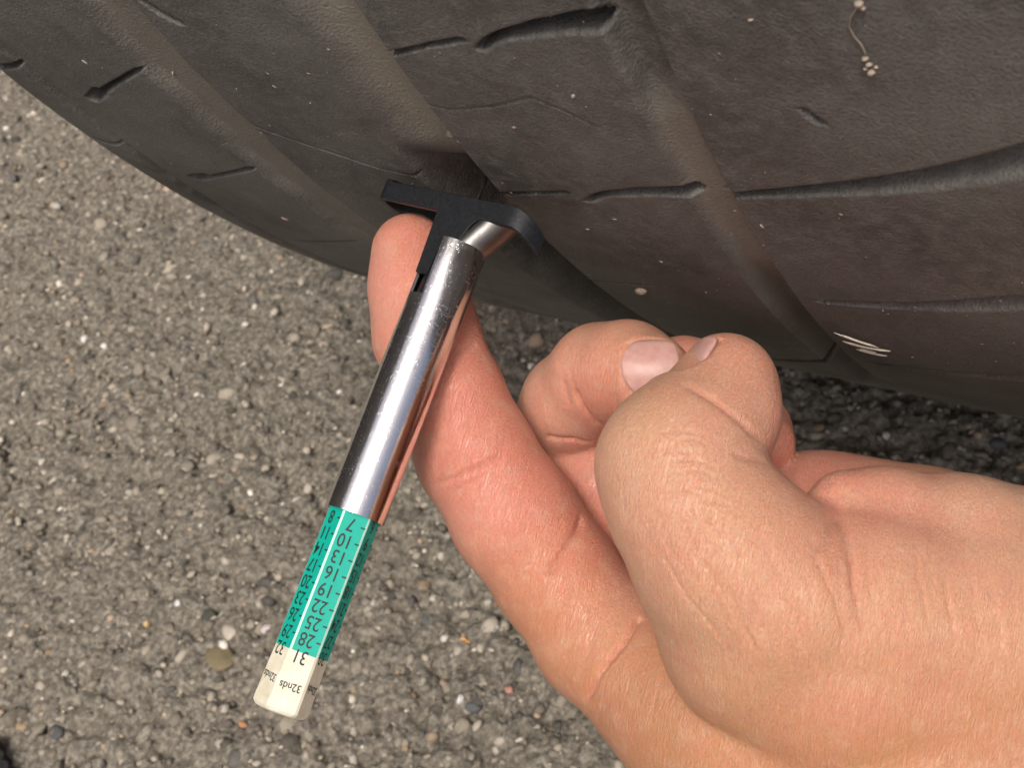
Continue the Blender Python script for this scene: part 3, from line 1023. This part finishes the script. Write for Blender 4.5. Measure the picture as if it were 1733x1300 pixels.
def skin_material():
    M = Mat('skin')
    v = M.coord()
    c0 = M.attr('skin_tone', 'Color')
    blot = M.noise(v, 110, 4, 0.62)
    c = M.mix(M.ramp(blot, [(0.38, (0, 0, 0)), (0.68, (0.42, 0.42, 0.42))]), c0, (0.64, 0.27, 0.20))
    pale = M.noise(v, 330, 4, 0.65)
    c = M.mix(M.ramp(pale, [(0.5, (0, 0, 0)), (0.75, (0.4, 0.4, 0.4))]), c, (0.74, 0.50, 0.35))
    fine = M.noise(v, 2600, 3, 0.65)
    c = M.mix(M.ramp(fine, [(0.35, (0.34, 0.34, 0.34)), (0.6, (0, 0, 0))]), c, (0.46, 0.21, 0.13))
    # two families of stretched fine lines crossing each other, plus small skin cells
    tc = M.n('ShaderNodeTexCoord')
    lines = None
    for rot, sc in (((0.3, 0.5, 0.4), (2600, 420, 420)), ((1.2, -0.4, 1.5), (2300, 380, 380)), ((-0.6, 1.3, -0.7), (2800, 520, 520))):
        mp = M.n('ShaderNodeMapping')
        mp.inputs['Rotation'].default_value = rot
        mp.inputs['Scale'].default_value = sc
        M.l(tc.outputs['Object'], mp.inputs[0])
        nz_ = M.noise(mp.outputs[0], 1.0, 2, 0.5, 0.6)
        ln_ = M.math('ABSOLUTE', M.math('SUBTRACT', nz_, 0.5))
        ln_ = M.ramp(ln_, [(0.0, (0, 0, 0)), (0.06, (1, 1, 1))])
        lines = ln_ if lines is None else M.math('ADD', lines, ln_)
    cells = M.voronoi(v, 1700)
    h = M.math('ADD', M.math('MULTIPLY', lines, 0.35), M.math('ADD', M.math('MULTIPLY', fine, 0.5), M.math('MULTIPLY', cells, 0.35)))
    rough = M.ramp(M.noise(v, 700, 3), [(0.3, (0.29,) * 3), (0.7, (0.48,) * 3)])
    M.b.subsurface_method = 'RANDOM_WALK'
    return M.set(Base_Color=c, Roughness=rough, Specular_IOR_Level=0.5, Subsurface_Weight=0.85, Subsurface_Radius=(1.0, 0.35, 0.2), Subsurface_Scale=0.0013,
                 Normal=M.bump(h, 0.00012, 0.9))
MAT_SKIN = skin_material()
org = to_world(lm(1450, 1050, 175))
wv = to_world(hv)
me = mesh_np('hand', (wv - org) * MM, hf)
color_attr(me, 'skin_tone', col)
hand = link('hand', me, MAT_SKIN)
hand.location = org * MM
tag(hand, 'left hand with bent thumb and curled fingers, index finger extended behind the gauge', 'hand')

# nails: curved plates seated on the thumb tip and the curled middle finger
def nail_material():
    M = Mat('nail')
    n1 = M.noise(M.coord((1, 1, 1)), 900, 4)
    c = M.ramp(n1, [(0.3, (0.50, 0.27, 0.235)), (0.7, (0.58, 0.35, 0.31))])
    return M.set(Base_Color=c, Roughness=0.42, Subsurface_Weight=0.5, Subsurface_Radius=(1, 0.5, 0.4), Subsurface_Scale=0.0008, Normal=M.bump(n1, 0.00002))
MAT_NAIL = nail_material()
def nail(name, center, length_dir, normal, length, width, curve, bend=0.0):
    c = np.asarray(center, float)
    l = np.asarray(length_dir, float); l /= np.linalg.norm(l)
    n = np.asarray(normal, float); n = n - (n @ l) * l; n /= np.linalg.norm(n)
    s_ = np.cross(l, n)
    nu, nv = 22, 16
    P_ = []
    for lay in (0, 1):
        for i in range(nu):
            for j in range(nv):
                t = i / (nu - 1) * 2 - 1
                q = j / (nv - 1) * 2 - 1
                hwid = width / 2 * math.sqrt(max(0.02, 1 - 0.62 * max(0, -t) ** 4 - 0.35 * max(0, t) ** 5))
                tt_ = t * (1 - 0.16 * q * q) if t > 0 else t * (1 - 0.22 * q * q)
                ph = q * hwid / curve
                p = c + l * (tt_ * length / 2) + s_ * curve * math.sin(ph) + n * (curve * (math.cos(ph) - 1) - bend * t * t)
                P_.append(p - n * lay * 0.35)
    f = grid_faces(nu, nv)
    k = nu * nv
    allf = np.concatenate([f, f[:, ::-1] + k])
    ring = [i * nv for i in range(nu)] + [(nu - 1) * nv + j for j in range(1, nv)] + [i * nv + nv - 1 for i in range(nu - 2, -1, -1)] + [j for j in range(nv - 2, 0, -1)]
    side = [(ring[i], ring[(i + 1) % len(ring)], ring[(i + 1) % len(ring)] + k, ring[i] + k) for i in range(len(ring))]
    allf = np.concatenate([allf, np.array(side)])
    w = (to_world(np.array(P_)) - org) * MM
    o = link(name, mesh_np(name, w, allf), MAT_NAIL, hand)
    return o
for (c_, l_, n_, ln_, wd_), nm_ in zip(NAILS, ('fingernail', 'thumbnail')):
    n_ = np.array(n_) / np.linalg.norm(n_)
    nail(nm_, c_ - (0.02 if nm_ == 'fingernail' else 0.4) * n_, l_, n_, ln_, wd_, 5.6 if nm_ == 'fingernail' else 6.2, 0.35)

# ------------------------------------------------------------------ small things on the tread
MAT_PEB = {}
def pebble_mat(name, c):
    if name not in MAT_PEB:
        MAT_PEB[name] = flat_mat(name, c, 0.85, var=0.35, scale=1400, bump=0.0003)
    return MAT_PEB[name]
def pebble_mesh(name, sx, sy, sz, seed, sub=3):
    bv, bf = ico(sub)
    r = np.random.default_rng(seed)
    dirs = r.normal(size=(7, 3)); dirs /= np.linalg.norm(dirs, axis=1)[:, None]
    off_ = r.uniform(0.62, 0.95, 7)
    k = np.ones(len(bv))
    for d_, o_ in zip(dirs, off_):                      # chipped facets
        pr = bv @ d_
        k = np.where(pr * k > o_, o_ / np.maximum(pr, 1e-6), k)
    v = bv * k[:, None] * (1 + r.uniform(-0.04, 0.04, (len(bv), 1))) * np.array([sx, sy, sz]) * MM
    return mesh_np(name, v, bf)
def seat(o, pos, nrm, spin=0.0):
    q = Vector(nrm).to_track_quat('Z', 'Y').to_matrix().to_4x4() @ Matrix.Rotation(spin, 4, 'Z')
    o.matrix_world = Matrix.Translation(Vector(pos)) @ q
p, n = on_tread(-88.5, 349.4, 0.15)
o = link('pebble', pebble_mesh('pebble', 1.25, 0.8, 0.7, 3), pebble_mat('tan_stone', (0.36, 0.28, 0.22)))
seat(o, p, n, 0.5); tag(o, 'tan stone chip stuck to the tread above the curled finger', 'stone')
p, n = on_tread(-99.3, 393.2, 0.35)
o = link('pebble', pebble_mesh('pebble', 0.9, 0.75, 0.8, 5), pebble_mat('grey_stone', (0.17, 0.155, 0.125)))
seat(o, p, n, 0.2); tag(o, 'small grey stone lodged in the groove above the gauge foot', 'stone')

def fibre_mesh(bm, pts, rad):
    prev = None
    pts = [np.array(q, float) for q in pts]
    for i, q in enumerate(pts):
        t = pts[min(i + 1, len(pts) - 1)] - pts[max(i - 1, 0)]
        t /= np.linalg.norm(t)
        a = np.cross(t, [0.3, 0.5, 0.8]); a /= np.linalg.norm(a)
        b = np.cross(t, a)
        k = rad * (0.45 if i in (0, len(pts) - 1) else 1.0)
        ring = [bm.verts.new(tuple(q + k * MM * (math.cos(w) * a + math.sin(w) * b))) for w in np.linspace(0, 2 * math.pi, 7)[:-1]]
        if prev:
            for j in range(6):
                bm.faces.new((prev[j], prev[(j + 1) % 6], ring[(j + 1) % 6], ring[j])).smooth = True
        else:
            bm.faces.new(ring[::-1])
        prev = ring
    bm.faces.new(prev)
rr = random.Random(11)
org2, _ = on_tread(-54.8, 343.5, 0.1)
straw = empty('dry_straw', tuple(org2))
tag(straw, 'pale splintered straw stuck to the tread near the right edge', 'straw')
MAT_STRAW = flat_mat('bleached_straw', (0.66, 0.60, 0.50), 0.6, var=0.2, scale=1500)
for k in range(5):
    bm = bmesh.new()
    o1, o2 = -4.6 + 2.4 * k + rr.uniform(-1.6, 1.6), -3.0 + 1.7 * k + rr.uniform(-1.2, 1.2) + rr.uniform(-0.3, 0.3)
    s0, s1 = rr.uniform(-0.1, 0.35), rr.uniform(0.6, 1.05)
    pts = []
    for t in np.linspace(s0, s1, 7):
        pt, nn = on_tread(-57.9 + 6.2 * t, 344.8 - 2.5 * t + o1 * (1 - t) + o2 * t, 0.35 + 0.07 * k + 0.2 * math.sin(3 * t))
        pts.append(pt - org2)
    fibre_mesh(bm, pts, rr.uniform(0.10, 0.17))
    link('fibre', bm_mesh('fibre', bm), MAT_STRAW, straw)

org3, _ = on_tread(-40.2, 421.5, 0.1)
thread = empty('dried_root', tuple(org3))
tag(thread, 'thin curled root thread with crumbs stuck high on the tread', 'root')
MAT_ROOT = flat_mat('dried_root', (0.27, 0.235, 0.19), 0.8, var=0.3, scale=1500)
bm = bmesh.new()
cpts = [(-39.4, 427.2), (-39.7, 426.0), (-40.4, 424.9), (-40.8, 423.6), (-40.6, 422.4), (-40.1, 421.3), (-39.9, 420.2), (-40.0, 419.3)]
fibre_mesh(bm, [on_tread(u_, a_, 0.15)[0] - org3 for u_, a_ in cpts], 0.11)
link('strand', bm_mesh('strand', bm), MAT_ROOT, thread)
for k, (u_, a_, sz) in enumerate(((-39.4, 426.6, 0.62), (-39.2, 426.0, 0.4), (-40.0, 419.4, 0.5), (-39.8, 418.6, 0.45), (-40.2, 418.0, 0.35), (-39.7, 417.5, 0.62), (-39.2, 418.3, 0.3))):
    pt, nn = on_tread(u_, a_, 0.15)
    o = link('crumb', pebble_mesh('crumb', sz * 0.75, sz * 0.8, sz * 0.6, 30 + k, 2), pebble_mat('pale_crumb', (0.36, 0.30, 0.24)), thread)
    o.location = pt - org3

# dust flecks all over the tread: nobody could count them
known = [(-74.8, 407.9, .5), (-86.2, 399.7, .5), (-135.8, 386.7, .8), (-157.8, 350.9, .8), (-62.6, 384.4, .55), (-59.1, 383.6, .45), (-80.9, 378.5, .5), (-50.2, 423.2, .4), (-157.9, 402.0, .7), (-107.0, 411.6, .4),
         (-78.9, 365.4, .6), (-48.7, 361.9, .4), (-87.2, 373.2, .35), (-75.9, 354.8, .3), (-49, 340.5, .4), (-37.5, 366, .3), (-118, 399, .35), (-122, 402, .4), (-121, 405, .35), (-144, 399, .6)]
fr = np.random.default_rng(8)
for k in range(900):
    known.append((fr.uniform(-172, -29), fr.uniform(320, 428), 0.07 + 0.22 * fr.random() ** 3))
bv, bf = ico(1)
vs, fs, cs = [], [], []
for k, (u_, a_, sz) in enumerate(known):
    d_, _ = tread_depth(np.array([u_]), np.array([a_]))
    pt, nn = on_tread(u_, a_, 0.02)
    tz = np.array(nn); tx = np.array([1.0, 0, 0]); ty = np.cross(tz, tx)
    an = fr.uniform(0, 6.28)
    ex, ey = tx * math.cos(an) + ty * math.sin(an), ty * math.cos(an) - tx * math.sin(an)
    loc = bv * (1 + fr.uniform(-0.3, 0.3, (12, 1))) * np.array([sz * fr.uniform(0.7, 1.5), sz * fr.uniform(0.4, 0.8), sz * 0.35])
    sz_ = 0.8
    loc = loc * sz_
    vs.append(pt + (loc[:, :1] * ex + loc[:, 1:2] * ey + loc[:, 2:] * tz) * MM)
    fs.append(bf + 12 * k)
    base_c = np.array([(0.55, 0.50, 0.43), (0.46, 0.37, 0.29), (0.36, 0.32, 0.27), (0.62, 0.46, 0.36)][k % 4 if k < 20 else int(fr.integers(0, 3))])
    cs.append(np.tile(base_c * (0.8 if k < 20 else 0.5), (12, 1)))
me = mesh_np('dust_flecks', np.concatenate(vs), np.concatenate(fs))
color_attr(me, 'stone_color', np.concatenate(cs))
tag(link('dust_flecks', me, MAT_STONE), 'pale dust flecks scattered over the tyre tread', 'dust', kind='stuff')

# ------------------------------------------------------------------ marks on the barrel
def barrel_marks():
    bm = bmesh.new()
    r = random.Random(4)
    def stroke(phi, z, dphi, dz, w):
        L = math.hypot(deg(dphi) * 3.95, dz)
        if L < 1e-6:
            return
        n_ = 4
        left, right = [], []
        px_, pz_ = -dz / L * w / 2, deg(dphi) * 3.95 / L * w / 2
        for i in range(n_ + 1):
            t = i / n_
            for lst, sg in ((left, 1), (right, -1)):
                a = deg(phi + dphi * t) + sg * px_ / 3.95
                lst.append(bm.verts.new((3.958 * math.cos(a) * MM, 3.958 * math.sin(a) * MM, (z + dz * t + sg * pz_) * MM)))
        for i in range(n_):
            bm.faces.new((left[i], left[i + 1], right[i + 1], right[i]))
    # two lines of worn, unreadable engraving running along the barrel
    for row, (phi0, z0, z1) in enumerate(((44, 18.5, 27.5), (22, 18.0, 29.5))):
        z = z0
        while z < z1:
            for k in range(r.choice((2, 3, 3))):
                if r.random() < 0.5:
                    stroke(phi0 + r.uniform(-1, 1), z + r.uniform(0, 0.5), r.uniform(8, 15), r.uniform(-0.1, 0.1), 0.07)
                else:
                    stroke(phi0 + r.uniform(0, 12), z + r.uniform(-0.1, 0.2), r.uniform(-3, 3), r.uniform(0.35, 0.65), 0.07)
            z += r.uniform(0.75, 1.0)
    link('engraving', bm_mesh('engraving', bm), flat_mat('engraved_metal', (0.30, 0.28, 0.27), 0.55, 0.8, var=0.3, scale=2500), barrel)
    bm = bmesh.new()
    for k in range(30):
        stroke(r.uniform(5, 120), r.uniform(18, 46), r.uniform(-14, 14), r.uniform(-2.2, 2.2), r.uniform(0.012, 0.028))
    link('scratches', bm_mesh('scratches', bm), flat_mat('bare_scratch', (0.55, 0.54, 0.53), 0.4, 0.9, var=0.3, scale=2500), barrel)
barrel_marks()

# ------------------------------------------------------------------ things on the pavement
def on_ground(px, py):
    d_ = (px - IW / 2) / F_PX * CAM_R - (py - IH / 2) / F_PX * CAM_U + CAM_F
    t = -CAM_P[2] / d_[2]
    return CAM_P + t * d_
GP = [(370, 1112, 5.6, 4.2, 1.7, (0.20, 0.165, 0.095)), (352, 1040, 3.6, 2.6, 1.2, (0.075, 0.075, 0.06)), (142, 573, 1.9, 1.6, 1.5, (0.72, 0.70, 0.66)), (450, 1062, 1.9, 1.5, 1.4, (0.60, 0.53, 0.52)),
      (112, 1142, 1.6, 1.0, 1.0, (0.48, 0.45, 0.38)), (305, 1027, 1.3, 1.1, 1.2, (0.7, 0.68, 0.66)), (410, 1225, 1.5, 1.1, 1.2, (0.42, 0.22, 0.12)),
      (247, 1055, 1.2, 1.0, 1.1, (0.62, 0.47, 0.24)), (800, 1195, 2.4, 1.6, 1.4, (0.10, 0.105, 0.11)), (780, 1185, 1.5, 1.0, 1.2, (0.7, 0.69, 0.66)), (860, 1166, 1.4, 1.0, 1.2, (0.48, 0.25, 0.20)),
      (840, 1020, 1.4, 0.8, 0.9, (0.30, 0.17, 0.12)), (1500, 735, 1.5, 1.2, 1.2, (0.62, 0.60, 0.56)), (1690, 750, 2.6, 2.0, 1.4, (0.10, 0.11, 0.115)), 
      (415, 548, 1.4, 1.2, 1.2, (0.70, 0.68, 0.62)), (720, 1050, 1.8, 1.3, 1.2, (0.12, 0.13, 0.13)), (95, 1240, 3.0, 2.2, 1.4, (0.09, 0.09, 0.092))]
for k, (px, py, sx, sy, sz, c) in enumerate(GP):
    p = on_ground(px, py)
    hz = hg[int(np.clip((p[1] - AREA[2]) / gs, 0, nyg - 1)), int(np.clip((p[0] - AREA[0]) / gs, 0, nxg - 1))]
    o = link('pebble', pebble_mesh('pebble', sx, sy, sz, 60 + k), pebble_mat('pebble_tone_%d' % k, c), ground)
    o.location = (p[0] * MM, p[1] * MM, max(hz, -0.6) * MM)
    o.rotation_euler = (rr.uniform(-0.15, 0.15), rr.uniform(-0.15, 0.15), rr.uniform(0, 6.28))
# yellow dried flower bits by the hand's lower edge, an orange crumb left of the index finger
def husk(name, px, py, c, n_, size, label):
    p = on_ground(px, py)
    root = empty(name, (p[0] * MM, p[1] * MM, 0.0012))
    tag(root, label, 'plant bit')
    mt_ = flat_mat(name + '_tone_%d' % int(px), c, 0.6, var=0.25, scale=900)
    for k in range(n_):
        a = 2 * math.pi * k / n_ + rr.uniform(-0.4, 0.4)
        o = link('petal', pebble_mesh('petal', size * 1.3, size * 0.65, size * 0.45, 200 + k, 2), mt_, root)
        o.location = (math.cos(a) * size * 0.9 * MM, math.sin(a) * size * 0.9 * MM, size * 0.3 * MM)
        o.rotation_euler = (rr.uniform(-.4, .4), rr.uniform(-.5, .1), a)
husk('dried_flower', 1097, 1284, (0.62, 0.40, 0.10), 5, 1.5, 'yellow dried flower bit on the pavement under the hand')
husk('seed_husk', 791, 1088, (0.66, 0.32, 0.10), 2, 0.9, 'tiny orange husk on the pavement left of the index knuckle')

# black ragged rubber scrap in the corner
p0 = on_ground(-30, 1315)
scrap = bmesh.new()
pts = []
ea, eb = on_ground(-45, 1215)[:2], on_ground(55, 1345)[:2]
out_d = (p0[:2] - (ea + eb) / 2); out_d /= np.linalg.norm(out_d)
for t in np.linspace(-0.6, 1.6, 60):
    q = ea + (eb - ea) * t + out_d * (rr.uniform(-1.0, 1.0) + 1.5 * math.sin(t * 9))
    pts.append(q)
far_ = [eb + (eb - ea) * 0.6 + out_d * 55, ea - (eb - ea) * 0.6 + out_d * 55]
poly = pts + far_
cen = np.mean(poly, 0)
lay = []
for z, k in ((0.2, 1.0), (4.2, 1.0), (5.0, 0.992)):
    lay.append([scrap.verts.new(((cen[0] + (q[0] - cen[0]) * k - p0[0]) * MM, (cen[1] + (q[1] - cen[1]) * k - p0[1]) * MM, (z + rr.uniform(-0.15, 0.15)) * MM)) for q in poly])
for a, b in zip(lay[:-1], lay[1:]):
    for i in range(len(poly)):
        j = (i + 1) % len(poly)
        scrap.faces.new((a[i], a[j], b[j], b[i]))
scrap.faces.new(lay[-1]); scrap.faces.new(lay[0][::-1])
bmesh.ops.recalc_face_normals(scrap, faces=scrap.faces)
o = link('rubber_scrap', bm_mesh('rubber_scrap', scrap), flat_mat('black_scrap_rubber', (0.012, 0.012, 0.012), 0.75, var=0.4, scale=900, bump=0.0004))
o.location = (p0[0] * MM, p0[1] * MM, 0)
tag(o, 'black ragged rubber scrap lying in the bottom left corner', 'rubber scrap')
